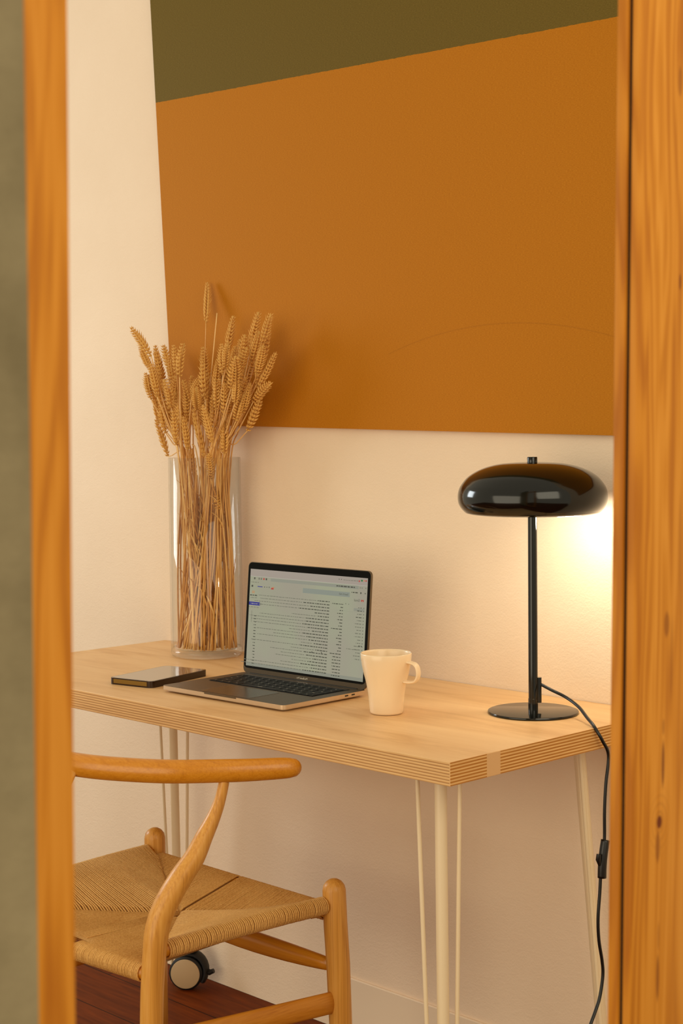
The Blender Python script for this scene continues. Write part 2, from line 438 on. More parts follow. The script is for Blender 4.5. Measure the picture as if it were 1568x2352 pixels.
def putkey(x, y, wk):
    global first
    if first: o = k0; first = False
    else: o = k0.copy(); COL.objects.link(o)
    o.parent = lap; o.location = (x, y, zt + .0002); o.scale = (wk, 1, 1)
for r in range(5):
    y = .096 + r * .0168
    if r == 0: ws = [1, 1, 1, 1.25, 5.4, 1.25, 1, 1, 1, .6]
    else: ws = [[2.3, *[1] * 10, 2.2], [1.8, *[1] * 11, 1.7], [1.5] + [1] * 13, [1] * 13 + [1.5]][r - 1]
    x = .026
    for wk in ws: putkey(x, y, (wk * kw - .0022) / (kw - .0022)); x += wk * kw
bm = B(); box(bm, (.026, .1805, zt + .0002), (LW - .026, .1885, zt + .0008), .0003, 1); new_obj('touch_strip', bm, plain('touch_strip_black', (8, 8, 10), .08), lap)
for yy in (.155, .172):
    bm = B(); prism(bm, [(LW - .0005, yy - .0042), (LW + .0001, yy - .0042), (LW + .0001, yy + .0042), (LW - .0005, yy + .0042)], LZ + .0022, LZ + .0048); new_obj('port', bm, BLK, lap)
bm = B(); tube(bm, [(.02, LD - .0035, zt - .0015), (LW - .02, LD - .0035, zt - .0015)], .0028, 14); new_obj('hinge', bm, BLK, lap, 60)
lid = empty('lid', (0, LD - .004, zt)); lid.parent = lap; lid.rotation_euler = (radians(90) - .0887, 0, 0)   # local x right, y up the lid, z towards the viewer
LL = .214
bm = B(); prism(bm, rrect(0, 0, LW, LL, .010), -.0045, 0, 0, .0006, 2); new_obj('shell', bm, ALU, lid, 30)
bm = B(); prism(bm, rrect(.0012, .0095, LW - .0012, LL - .0012, .009), 0, .0004); new_obj('bezel', bm, plain('bezel_glass', (3, 3, 3), .08, 0, .12), lid)
SX0, SX1, SY0, SY1 = .0072, LW - .0072, .0140, LL - .0135
scr_m = Mt('screen_glow', .12, 0, .2)
scr_m.base(lin((20, 22, 20)))
nn = scr_m.noise(scr_m.co(), 9, 2)
scr_m.l(scr_m.ramp(nn, [(.35, (158, 152, 134)), (.65, (158, 160, 134))]), scr_m.b.inputs['Emission Color']); scr_m.b.inputs['Emission Strength'].default_value = .92
bm = B(); prism(bm, [(SX0, SY0), (SX1, SY0), (SX1, SY1), (SX0, SY1)], .0004, .0006); scr = new_obj('screen', bm, scr_m.m, lid)
SW, SH = SX1 - SX0, SY1 - SY0
UI = {k: emis('screen_' + k, c, .92, .3) for k, c in dict(ink=(62, 64, 52), soft=(108, 108, 92), pink=(158, 146, 134), grey=(138, 139, 124), blue=(18, 24, 128), red=(176, 50, 40), green=(30, 110, 50), orange=(196, 120, 60), white=(176, 172, 158), steel=(132, 138, 126)).items()}
UN = list(UI); bm = B(); ZL = [.00066]
def q(u0, v0, u1, v1, c, dz=0):
    z = ZL[0] + dz
    vv = [bm.verts.new((SX0 + SW * a, SY1 - SH * b, z)) for a, b in ((u0, v1), (u1, v1), (u1, v0), (u0, v0))]
    f = bm.faces.new(vv); f.material_index = UN.index(c)
def words(u1, v, length, c, h=.0058, dens=.8, dz=.00004):
    """a line of illegible words that starts at the right, as on the mirrored page"""
    u = u1
    while u > u1 - length:
        l_ = random.uniform(.008, .026); q(max(u - l_, u1 - length), v - h / 2, u, v + h / 2, c, dz); u -= l_ + random.uniform(.003, .006) / dens
q(0, 0, 1, .072, 'pink'); q(0, .072, 1, .076, 'white', .00001)
q(.185, .083, .93, .113, 'grey'); q(.47, .150, .862, .198, 'steel')
q(.975, .012, 1, .05, 'red', .00003) if False else None
q(.982, .02, .992, .034, 'red', .00003); q(.968, .02, .976, .034, 'orange', .00003); q(.947, .018, .96, .036, 'green', .00003)
words(.925, .034, .12, 'soft'); q(.928, .026, .938, .042, 'red', .00003); words(.90, .098, .15, 'ink', .012)
for u in (.785, .767): q(u, .026, u + .005, .036, 'ink', .00003)
for u in (.94, .955, .985): q(u, .092, u + .006, .104, 'soft', .00003)
for u, c in ((.035, 'ink'), (.075, 'soft'), (.095, 'soft'), (.118, 'red'), (.14, 'ink')): q(u, .06 + .025, u + .012, .105, c, .00003)
words(.08, .135, .07, 'soft'); words(.925, .148, .05, 'ink', .010); words(.87, .15, .04, 'soft') if False else None
q(.945, .140, .955, .156, 'ink', .00003); q(.98, .142, .99, .156, 'soft', .00003)
q(.015, .165, .03, .185, 'ink', .00003); q(.07, .172, .115, .180, 'blue', .00003); q(.13, .17, .136, .182, 'ink', .00003); q(.15, .17, .158, .182, 'soft', .00003); q(.17, .168, .18, .182, 'soft', .00003)
q(.192, .178, .215, .194, 'red', .00003); q(.20, .170, .222, .176, 'orange', .00003)
for a in ((.025, .225, .045, .229), (.025, .245, .045, .249), (.025, .225, .028, .249), (.042, .225, .045, .249), (.025, .235, .045, .238)): q(*a, 'orange', .00003)
q(.955, .212, .962, .232, 'red', .00003); q(.968, .212, .975, .232, 'red', .00003); q(.958, .214, .972, .221, 'red', .00003)
words(.07, .27, .07, 'ink', .011); words(.07, .295, .06, 'soft'); q(0, .338, .098, .372, 'blue', .00002); words(.075, .356, .06, 'white', .006, .8, .00006); words(.09, .392, .09, 'soft')
q(.028, .43, .031, .55, 'soft', .00003); q(.102, .345, .11, .365, 'soft', .00003)
q(.855, .262, .86, .272, 'soft', .00003); q(.83, .258, .836, .27, 'soft', .00003)
q(.90, .298, .985, .326, 'grey', .00001); q(.75, .335, .98, .3365, 'grey', .00001)
rows = [(.235, .40, .08), (.40, .40, .03), (.4, .55, .05), (.46, .33, .04), (.0, .13, .05), (.24, .15, .03)]
for i in range(24):
    v = .262 + i * .0306
    a = [.10, .22, .16, .26, .12, .10, .20, .20, .22, .18, .14, .22, .18, .16, .12, .24, .10, .20, .18, .12, .16, .22, .14, .20][i]
    b = [.55, .40, .52, .45, 0, .22, .42, .52, .48, .50, .20, .42, .30, .48, .10, .45, .22, .30, .22, .34, .14, .18, .62, .58][i]
    words(.70, v, a, 'ink', .0088); 
    if b: words(.70 - a - .012, v + .001, b * .92, 'soft', .0062)
    words(.812, v + .012, [.09, .02, .03, .045, .03, .045, .025, .03][i % 8] if i < 17 else .07, 'ink', .008)
    if i > 5: words(.072, v + .035, .02, 'ink', .008)
for i in range(17):
    v = .292 + i * .0312
    words(.965, v, random.uniform(.03, .055), 'ink' if i in (1, 3) else 'soft', .0078); q(.976, v - .005, .984, v + .005, 'soft', .00003)
for a, b in ((.65, .765), (.57, .770)): q(a, b, a + .007, b + .011, 'ink', .00005)
words(.945, .70, .09, 'soft'); words(.98, .66, .03, 'ink', .008)
q(0, .965, 1, 1, 'grey', .00001)
new_obj('page_content', bm, [UI[k] for k in UN], scr)
def mirrored_text(name, s, size, x, y, z, mat, parent):
    cu = bpy.data.curves.new(name, 'FONT'); cu.body = s; cu.size = size; cu.align_x = 'CENTER'
    t = bpy.data.objects.new(name + '_curve', cu); COL.objects.link(t)
    bpy.context.view_layer.update()
    me = bpy.data.meshes.new_from_object(t.evaluated_get(bpy.context.evaluated_depsgraph_get()))
    bpy.data.objects.remove(t)
    for v in me.vertices: v.co = Vector((-v.co.x + x, v.co.y + y, z))
    me.flip_normals(); me.materials.clear(); me.materials.append(mat); me.name = name
    o = bpy.data.objects.new(name, me); COL.objects.link(o); o.parent = parent; return o
mirrored_text('mail_heading', 'Gmail', .0062, SX0 + SW * .922, SY1 - SH * .232, .00075, UI['ink'], scr)
mirrored_text('search_text', 'Search mail', .0050, SX0 + SW * .812, SY1 - SH * .182, .00075, UI['ink'], scr)
mirrored_text('maker_lettering', 'MacBook Pro', .0052, LW / 2, .0028, .0002, plain('lettering_silver', (225, 215, 195), .4), lid)

# ------------------------------------------------------------ mug
MUG = plain('glazed_cream_ceramic', (240, 214, 176), .28, 0, .5, .3)
mug = empty('mug', (-.3375, -.3180, .7575)); tag(mug, 'empty cream ceramic mug standing beside the laptop', 'mug')
bm = B()
prof = [(0, .004), (.0245, .004), (.0255, .0005), (.0272, .0008), (.0282, .004), (.0292, .015), (.0312, .035), (.0342, .052), (.0382, .068), (.0412, .082), (.0428, .093), (.0434, .1015), (.0429, .1032), (.0420, .1030), (.0412, .100), (.0398, .085), (.0365, .068), (.0318, .050), (.0285, .034), (.0268, .016), (.0255, .009), (0, .0075)]
lathe(bm, prof, 72); new_obj('body', bm, MUG, mug, True)
hd = Vector((.965, .262, 0)).normalized()
bm = B(); hp = []
for r, z in ((.0385, .0935), (.050, .0925), (.0575, .0885), (.0610, .0795), (.0605, .0700), (.0560, .0625), (.0480, .0600), (.0340, .0600)): hp.append(hd * r + Vector((0, 0, z - .0040)))
hp = catmull(hp, 5); up = Vector((-hd.y, hd.x, 0))
tube(bm, hp, .0074, 16, .36, up); new_obj('handle', bm, MUG, mug, True)

# ------------------------------------------------------------ phone
ph = empty('smartphone', (-.9115, -.3435, .7575)); tag(ph, 'smartphone face up in a translucent brown case', 'phone')
c_ = [at(270, 1556, 2, .7695), at(328, 1567, 2, .7695), at(458, 1544, 2, .7695), at(400, 1524, 2, .7695)]
cc = sum(c_, Vector()) / 4; ph.location = (cc.x, cc.y, .7575)
ang = atan2((c_[2] - c_[1]).y + (c_[3] - c_[0]).y, (c_[2] - c_[1]).x + (c_[3] - c_[0]).x); ph.rotation_euler = (0, 0, ang)
PL, PW = ((c_[2] - c_[1]).length + (c_[3] - c_[0]).length) / 2, ((c_[1] - c_[0]).length + (c_[2] - c_[3]).length) / 2
CASE = Mt('brown_case', .15); CASE.base(lin((44, 22, 8))); CASE.b.inputs['Transmission Weight'].default_value = .12
bm = B(); prism(bm, rrect(-PL / 2, -PW / 2, PL / 2, PW / 2, .010), 0, .0125, 0, .0018, 3); new_obj('case', bm, CASE.m, ph, 40)
bm = B(); prism(bm, rrect(-PL / 2 - .0004, -PW / 2 + .012, -PL / 2 + .001, PW / 2 - .012, .0004), .003, .0108); new_obj('metal_edge', bm, plain('gold_edge', (140, 110, 48), .3, .6), ph)
bm = B(); prism(bm, rrect(-PL / 2 + .0025, -PW / 2 + .0025, PL / 2 - .0025, PW / 2 - .0025, .008), .0120, .0128); new_obj('screen', bm, plain('phone_glass', (12, 12, 11), .04, 0, .9, 1), ph)

# ------------------------------------------------------------ lamp
LB = Mt('glossy_black_lacquer', .12, 0, .5, 0); LB.base(lin((6, 8, 5))); LB = LB.m
lamp = empty('table_lamp', (-.1565, -.150, .7575)); tag(lamp, 'black mushroom table lamp switched on at the desk end', 'lamp')
def lz(z): return z - .7575
bm = B(); lathe(bm, [(0, 0), (.074, 0), (.0762, .001), (.0765, .0025), (.0758, .004), (.074, .0046), (0, .0046)], 96); new_obj('base', bm, LB, lamp, 40)
bm = B(); lathe(bm, [(0, .0046), (.0083, .0046), (.0083, .024), (.0078, .0245), (.0078, lz(1.165)), (0, lz(1.165))], 32); new_obj('pole', bm, LB, lamp, 40)
prof = [(.003, 1.1800), (.029, 1.1794), (.058, 1.1766), (.085, 1.1690), (.106, 1.1572), (.118, 1.1440), (.1232, 1.1335), (.1248, 1.1210), (.1225, 1.1095), (.1155, 1.0995), (.106, 1.0945), (.097, 1.0930)]
bm = B(); P2 = catmull([(a, 0, b) for a, b in prof], 4); outer = [(p.x, lz(p.z)) for p in P2]; inner = [(max(r - .0022, .002), z - .0022) for r, z in outer[:-6]][::-1]
lathe(bm, outer + [(.0955, lz(1.0940))] + [(r, z) for r, z in inner if z > lz(1.0945)], 96, closed=True)
for f in bm.faces: f.material_index = 0
shade = new_obj('lamp_shade', bm, [LB], lamp, True)
INW = plain('shade_white_lining', (240, 232, 214), .5)
bm = B(); lathe(bm, [(r - .0028, z - .0026) for r, z in outer if z > lz(1.0985)], 96); new_obj('shade_lining', bm, INW, lamp, True)
bm = B(); lathe(bm, [(0, lz(1.179)), (.0085, lz(1.179)), (.0085, lz(1.1875)), (.0078, lz(1.1888)), (0, lz(1.1888))], 32); new_obj('finial', bm, LB, lamp, 40)
bm = B(); prism(bm, rrect(-.0055, -.0045, .0055, .0045, .0042), .0175, .060, 0, .0038, 5); new_obj('cable_clip', bm, LB, lamp, 40, loc=(.0062, .0062, 0)).rotation_euler = (0, 0, radians(45))
bo = Vector((.70, .715, 0)) * .062
bm = B(); tube(bm, [(bo.x * .1, bo.y * .1, lz(1.150)), (bo.x, bo.y, lz(1.150)), (bo.x, bo.y, lz(1.125))], [.006, .012, .013], 16); new_obj('bulb_holder', bm, LB, lamp, 40)
bm = B(); lathe(bm, [(0, lz(1.0895))] + [(.021 * sin(a * pi / 12), lz(1.1105) - .021 * cos(a * pi / 12)) for a in range(1, 10)] + [(.012, lz(1.127))], 28); new_obj('light_bulb', bm, emis('bulb_glow', (255, 240, 205), 14), lamp, True, loc=bo)
pl = bpy.data.lights.new('lamp_bulb_light', 'POINT'); pl.energy = 1.5; pl.color = (1, .92, .76); pl.shadow_soft_size = .021
po = bpy.data.objects.new('lamp_bulb_light', pl); COL.objects.link(po); po.location = Vector((-.1565, -.15, 1.0840)) + bo
# its cable with the inline switch
CAB = plain('black_cable', (14, 12, 8), .35)
cp = [(-.1475, -.1415, .806), (-.128, -.135, .797), (-.100, -.135, .789), (-.062, -.150, .7795), (-.028, -.172, .7685), (-.006, -.186, .7618), (.006, -.190, .752), (.012, -.1850, .738)]
cp += [tuple(at(u, v, 0, .012)) for u, v in ((1397, 1735), (1391, 1800), (1388, 1860), (1388, 1915), (1387, 1940))]
bm = B(); tube(bm, catmull(cp, 6), .0027, 10); new_obj('cable', bm, CAB, lamp, True, matrix=Matrix.Translation(-lamp.location))
cp = [tuple(at(u, v, 0, .012)) for u, v in ((1379, 2010), (1377, 2050), (1373, 2110), (1375, 2160), (1382, 2205), (1384, 2240), (1377, 2290), (1366, 2325), (1352, 2365), (1335, 2430), (1320, 2520))]
e_ = Vector(cp[-1]); cp += [(e_.x - .01, e_.y + .05, .10), (e_.x - .03, e_.y + .12, .004), (e_.x - .06, e_.y + .17, .003)]
bm = B(); tube(bm, catmull(cp, 6), .0027, 10); new_obj('cable', bm, CAB, lamp, True, matrix=Matrix.Translation(-lamp.location))
sw = new_obj('inline_switch', None or tube(B(), catmull([tuple(at(u, v, 0, .012)) for u, v in ((1390, 1929), (1387, 1948), (1384, 1972), (1382.5, 1995), (1382, 2016))], 4), .0072, 16, 1, cap=True), CAB, lamp, True, matrix=Matrix.Translation(-lamp.location))
bm = B(); a1, a2, a3 = (at(u, v, 0, .012) for u, v in ((1375, 1962), (1373.5, 1975), (1376, 1988))); tube(bm, [a1, a2, a3], [.004, .0042, .002], 12); new_obj('rocker', bm, CAB, sw, 40)

# ------------------------------------------------------------ chair
CWA = (172, 98, 20)
CW = wood('oiled_oak_upright', (166, 102, 30), (214, 150, 62), (232, 176, 90), 'z', .4, .12, 2.0)
CWX = wood('oiled_oak_crosswise', (176, 104, 18), (206, 132, 28), (220, 150, 46), 'x', .3, .2, 2.0)
CWY = wood('oiled_oak_lengthwise', CWA, (200, 128, 36), (216, 146, 54), 'y', .4, .12, 2.0)
CORD = cord_mat()
XC, YC = -.6395, -.58
chair = empty('armchair', (XC, YC, 0)); tag(chair, 'wooden wishbone armchair with woven cord seat at the desk', 'chair')
CM = Matrix.Translation((-XC, -YC, 0))
def cpart(name, bm, mat, sm=True): return new_obj(name, bm, mat, chair, sm, matrix=CM)
def mx(p): return (2 * XC - p[0], p[1], p[2])
FLp = [(-.376, -.377, 0), (-.386, -.387, .226), (-.3885, -.389, .33), (-.391, -.392, .40), (-.3925, -.393, .458)]
RLp = [(-.416, -.772, 0), (-.420, -.7655, .20), (-.4214, -.7611, .3209), (-.4206, -.7588, .3817), (-.4192, -.7548, .4305), (-.4181, -.7514, .4608), (-.4154, -.7435, .4898), (-.4105, -.7288, .5184), (-.4042, -.7101, .5466), (-.3973, -.6898, .5741), (-.3923, -.6749, .6032), (-.3871, -.6593, .6323), (-.3832, -.6478, .6613), (-.3805, -.6398, .6950)]
RLr = [.016, .0195, .0222, .0222, .0228, .0234, .0233, .0230, .0220, .0200, .0171, .0134, .0108, .0100]
def interp(r, k):
    out = []
    for i in range(len(r) - 1):
        for j in range(k): out.append(r[i] + (r[i + 1] - r[i]) * j / k)
    return out + [r[-1]]
for side in (0, 1):
    g = (lambda p: p) if side == 0 else mx
    bm = B(); tube(bm, [g(p) for p in FLp], [.0165, .0196, .0204, .0204, .0200], 28, dome='end'); cpart('leg', bm, CW)
    bm = B(); tube(bm, catmull([g(p) for p in RLp], 4), interp(RLr, 4), 24, .82, (.7, -.7, 0)); cpart('leg', bm, CW)
arc = [(-.3185, -.5535, .7045), (-.329, -.5725, .705), (-.350, -.606, .705), (-.375, -.641, .7055), (-.431, -.701, .7055), (-.491, -.7405, .7055), (-.560, -.772, .706), (XC, -.786, .7065)]
arc = arc + [mx(p) for p in arc[:-1]][::-1]
path = catmull(arc, 6); n_ = len(path)
rr = [.0152 + .0040 * sin(pi * i / (n_ - 1)) ** .5 for i in range(n_)]
bm = B(); tube(bm, path, rr, 28, .82, (0, 0, 1), dome='both'); cpart('back_rail', bm, CWX)
# stretchers: side planks, rounded front and back bars
for side in (0, 1):
    g = (lambda p: p) if side == 0 else mx
    bm = B(); tube(bm, [g(p) for p in catmull([(-.388, -.395, .267), (-.398, -.52, .274), (-.41, -.65, .281), (-.419, -.760, .287)], 4)], .0195, 16, .42, (0, 0, 1)); cpart('side_stretcher', bm, CWY)
pf = [(-.392 - (.495) * i / 12, -.390, .326 - .006 * sin(pi * i / 12)) for i in range(13)]
bm = B(); tube(bm, pf, [.0098 + .0095 * sin(pi * i / 12) ** .8 for i in range(13)], 20, .7, (0, 0, 1)); cpart('front_stretcher', bm, CWX)
pf = [(-.420 - (.439) * i / 12, -.758, .24) for i in range(13)]
bm = B(); tube(bm, pf, [.0095 + .007 * sin(pi * i / 12) for i in range(13)], 20, .7, (0, 0, 1)); cpart('back_stretcher', bm, CWX)
# Y shaped splat
bm = B()
tube(bm, catmull([(XC, -.764, .385), (XC, -.790, .45), (XC, -.806, .52)], 4), [.016] * 9, 16, .4, (1, 0, 0))
for s in (-1, 1): tube(bm, catmull([(XC + s * .006, -.803, .50), (XC + s * .022, -.812, .57), (XC + s * .040, -.806, .64), (XC + s * .058, -.788, .70)], 5), .0105, 14, .5, (1, 0, 0))
cpart('back_splat', bm, CW)
# seat: bare rails inside, paper cord wound over them in four panels
RR_ = .0128; CR_ = .00155
FRc, RRc = (-.402, -.398, 0), (-.4300, -.748, 0)
def sx(y): # right rail line
    t = (y + .398) / (-.748 + .398); return -.396 + (-.424 + .396) * t
def szs(y):
    t = (y + .398) / (-.350); return .4345 + .003 * sin(pi * max(0, min(1, t))) - .0045 * t
YF, YR, ZF = -.394, -.757, .4175
def zr(x): return .397 - .010 * (1 - abs(x - XC) / .22)
bm = B()
for g in ((lambda p: p), mx):
    tube(bm, [g((sx(y), y, szs(y))) for y in (-.385, -.5, -.62, -.765)], .0115, 12)
tube(bm, [(-.385, YF, ZF), (2 * XC + .385, YF, ZF)], .0115, 12); tube(bm, [(-.42, YR, .397), (XC, YR, .387), (2 * XC + .42, YR, .397)], .0115, 12)
cpart('seat_rails', bm, CWX)
AP = Vector((XC, -.530, .399))
bm = B()
def strand(c, outdir, endp, rad):
    """cord from underneath the rail, round its outside, over the top and in to endp"""
    P = []; o = Vector(outdir)
    for a in (-150, -115, -80, -45, -15, 15, 45, 75, 95):
        t = radians(a); P.append(c + o * cos(t) * rad + Vector((0, 0, sin(t) * rad)))
    last = P[-1]; e = Vector(endp)
    for t in (.25, .5, .75, .93): 
        p = last.lerp(e, t); P.append(p)
    P[-1] = P[-1] - o * random.uniform(-.0015, .0015); P.append(e + Vector((0, 0, -.0042)) - o * .0012)
    P.insert(0, P[0] - o * .02 + Vector((0, 0, .002)))
    j = random.uniform(-.00025, .00025)
    P = [p + Vector((j, j, random.uniform(-.0002, .0002))) for p in P]
    tube(bm, P, CR_, 6, cap=False)
def dh(t, hc): return AP.z + (hc - AP.z) * t ** 1.8
pit = .0037
for g in (False, True):
    y = -.416
    while y > -.734:
        if y > AP.y: t = (y - AP.y) / (-.398 - AP.y); cx = -.400; hc = .440
        else: t = (AP.y - y) / (AP.y + .748); cx = -.428; hc = .418
        e = Vector((XC + (cx - XC) * t, y, dh(t, hc) + .0010)); c = Vector((sx(y), y, szs(y)))
        if g: strand(Vector(mx(c)), (-1, 0, 0), mx(e), RR_ + CR_)
        else: strand(c, (1, 0, 0), e, RR_ + CR_)
        y -= pit
n_f = int((.495 - .045) / pit)
for i in range(n_f + 1):
    x = XC - .225 + i * .450 / n_f
    if abs(x - XC) < .002: continue
    t = abs(x - XC) / (XC * 0 + (-.400 - XC)); t = min(1, t)
    y = AP.y + (-.398 - AP.y) * t
    strand(Vector((x, YF, ZF)), (0, 1, 0), (x, y, dh(t, .436)), RR_ + CR_)
n_r = int(.392 / pit)
for i in range(n_r + 1):
    x = XC - .196 + i * .392 / n_r
    t = min(1, abs(x - XC) / (-.428 - XC)); y = AP.y + (-.748 - AP.y) * t
    if abs(x - XC) < .016:      # these cords stop in front of the splat's foot
        tube(bm, [(x, -.742, .398), (x, -.735, .404), (x, -.66, .4015), (x, y, dh(t, .414))], CR_, 6); continue
    strand(Vector((x, YR, zr(x))), (0, -1, 0), (x, y, dh(t, .414)), RR_ + CR_)
# the lower layer of cord that closes the seat from below
N_ = 14
def under(P0, P1, h0, h1):
    rows_ = []
    for i in range(N_ + 1):
        t = i / N_; row = []
        for j in range(N_ + 1):
            u_ = j / N_; a_ = Vector(P0).lerp(Vector(P1), u_); p = Vector((AP.x + (a_.x - AP.x) * t, AP.y + (a_.y - AP.y) * t, 0))
            s_ = t * abs(2 * u_ - 1); h_ = h0 + (h1 - h0) * u_; w_ = (t - s_) / (1.0001 - s_); p.z = dh(s_, h_) * (1 - w_) + h_ * w_ - .006; row.append(bm.verts.new(p))
        rows_.append(row)
    for i in range(N_):
        for j in range(N_): bm.faces.new((rows_[i][j], rows_[i][j + 1], rows_[i + 1][j + 1], rows_[i + 1][j]))
_FR, _FL, _RR, _RL = (-.402, -.396, 0), (2 * XC + .402, -.396, 0), (-.428, -.746, 0), (2 * XC + .428, -.746, 0)
under(_FR, _RR, .436, .414); under(_FL, _RL, .436, .414); under(_FR, _FL, .430, .430); under(_RR, _RL, .410, .410)
cpart('woven_seat', bm, CORD)

# ------------------------------------------------------------ caster under the desk
cas = empty('caster_wheel', (-1.197, -.075, 0)); tag(cas, 'black caster with a pale hub disc standing below the desk', 'caster')
ax = Vector((.62, -.78, 0)); sd = Vector((.78, .62, 0))
rotm = Matrix(((sd.x, 0, ax.x, 0), (sd.y, 0, ax.y, 0), (0, 1, 0, 0), (0, 0, 0, 1)))   # local z = axle direction
BLKR = plain('black_rubber', (12, 10, 8), .6)
bm = B(); lathe(bm, [(0, -.010), (.034, -.010), (.0375, -.007), (.0375, .007), (.034, .010), (0, .010)], 48); new_obj('tyre', bm, BLKR, cas, 40, matrix=Matrix.Translation((0, 0, .0378)) @ rotm)
bm = B(); lathe(bm, [(0, .010), (.0325, .010), (.0325, .0125), (.031, .0135), (0, .0135)], 48); new_obj('hub_disc', bm, plain('hub_beige', (196, 168, 128), .6), cas, 40, matrix=Matrix.Translation((0, 0, .0378)) @ rotm)
bm = B(); lathe(bm, [(0, -.028), (.030, -.028), (.0355, -.022), (.0355, -.0105), (0, -.0105)], 48); new_obj('tyre', bm, BLKR, cas, 40, matrix=Matrix.Translation((0, 0, .0378)) @ rotm)
bm = B()
tube(bm, [tuple(sd * (.036 * sin(radians(a)) + .006) - ax * .012 + Vector((0, 0, .041 + .038 * cos(radians(a))))) for a in range(-30, 131, 16)], .0075, 10, 2.2, tuple(sd)); 
lathe(bm, [(0, .070), (.014, .070), (.014, .086), (.022, .086), (.022, .090), (0, .090)], 24, (sd.x * .004 - ax.x * .012, sd.y * .004 - ax.y * .012))
new_obj('fork', bm, BLKR, cas, 50)
bm = B(); tube(bm, [tuple(sd * .036 - ax * .012 + Vector((0, 0, .040))), tuple(sd * .052 - ax * .010 + Vector((0, 0, .036))), tuple(sd * .060 - ax * .010 + Vector((0, 0, .040)))], [.005, .006, .005], 10, 1.6); new_obj('brake_lever', bm, BLKR, cas, 50)

# ------------------------------------------------------------ vase and wheat
VX, VY, VZ = -1.0870, -.0915, .7575
vase = empty('glass_vase', (VX, VY, VZ)); tag(vase, 'tall clear glass cylinder vase full of dried wheat', 'vase')
RV, HV = .0765, .4215
bm = B(); lathe(bm, [(RV, .012), (RV - .0004, HV - .001), (RV - .0015, HV), (RV - .0032, HV - .001), (RV - .0035, .020)], 96); new_obj('cylinder_wall', bm, glass_wall(), vase, True)
bm = B(); lathe(bm, [(0, .0008), (RV - .010, .0006), (RV - .002, .003), (RV, .009), (RV, .012), (RV - .0035, .0195), (RV - .010, .0165), (0, .0155)], 96); new_obj('thick_base', bm, glass_wall(), vase, True)

m = Mt('wheat_ear', .65, 0, .25); nz = m.noise(m.co(), 180, 3, .6)
m.base(m.ramp(nz, [(.3, (206, 150, 68)), (.6, (238, 188, 104)), (.8, (250, 212, 136))])); EARM = m.m
m = Mt('wheat_straw', .5, 0, .35); oi = m.n('ShaderNodeObjectInfo')
nz = m.noise(m.co((60, 60, 3)), 6, 2); f_ = m.math('ADD', m.math('MULTIPLY', nz, .5), m.math('MULTIPLY', oi.outputs['Random'], .5))
m.base(m.ramp(f_, [(.2, (184, 122, 52)), (.45, (226, 170, 92)), (.75, (248, 208, 138))])); STRAW = m.m

def ear_mesh(nodes, bend, seed):
    rnd = random.Random(seed); bm = B(); L = 1.0
    N = nodes
    tube(bm, [(0, 0, 0), (bend * .25, 0, .5), (bend, 0, .97)], .016, 5)
    for i in range(N):
        t = i / (N - 1); z = .02 + .84 * t; x = bend * z * z
        sz = (.85 + .25 * sin(pi * t)) * (1 - .38 * t ** 2.5) * (.7 + .3 * min(1, i / 2))
        for s in (-1, 1):
            zz = z + (.5 if s > 0 else 0) * .84 / N
            for k in (-1, 0, 1):
                dirv = Vector((s * (.56 if k == 0 else .34), k * .46, 1)).normalized()
                o = Vector((x + s * .022, k * .020, zz)); ln = .118 * sz * rnd.uniform(.9, 1.15); w_ = (.030 if k == 0 else .026) * sz
                a = dirv.cross(Vector((0, 1, .1))).normalized(); b = dirv.cross(a)
                pr = [(0, .3), (.28, 1), (.55, .9), (.82, .4), (1.15 if rnd.random() < .7 else 1.5, .02)]
                rings = [[bm.verts.new(o + dirv * ln * h + a * cos(q_ * pi / 3) * w_ * r + b * sin(q_ * pi / 3) * w_ * r) for q_ in range(6)] for h, r in pr]
                for r0, r1 in zip(rings, rings[1:]):
                    for q_ in range(6): bm.faces.new((r0[q_], r0[(q_ + 1) % 6], r1[(q_ + 1) % 6], r1[q_]))
                bm.faces.new(rings[0][::-1])
    me = bpy.data.meshes.new('ear'); bmesh.ops.recalc_face_normals(bm, faces=bm.faces); bm.to_mesh(me); bm.free(); me.materials.append(EARM)
    me.polygons.foreach_set('use_smooth', [True] * len(me.polygons)); return me
EARS = [ear_mesh(9, .06, 1), ear_mesh(10, -.08, 2), ear_mesh(11, .02, 3), ear_mesh(9, -.14, 4)]
TALLEAR = ear_mesh(12, .03, 9)
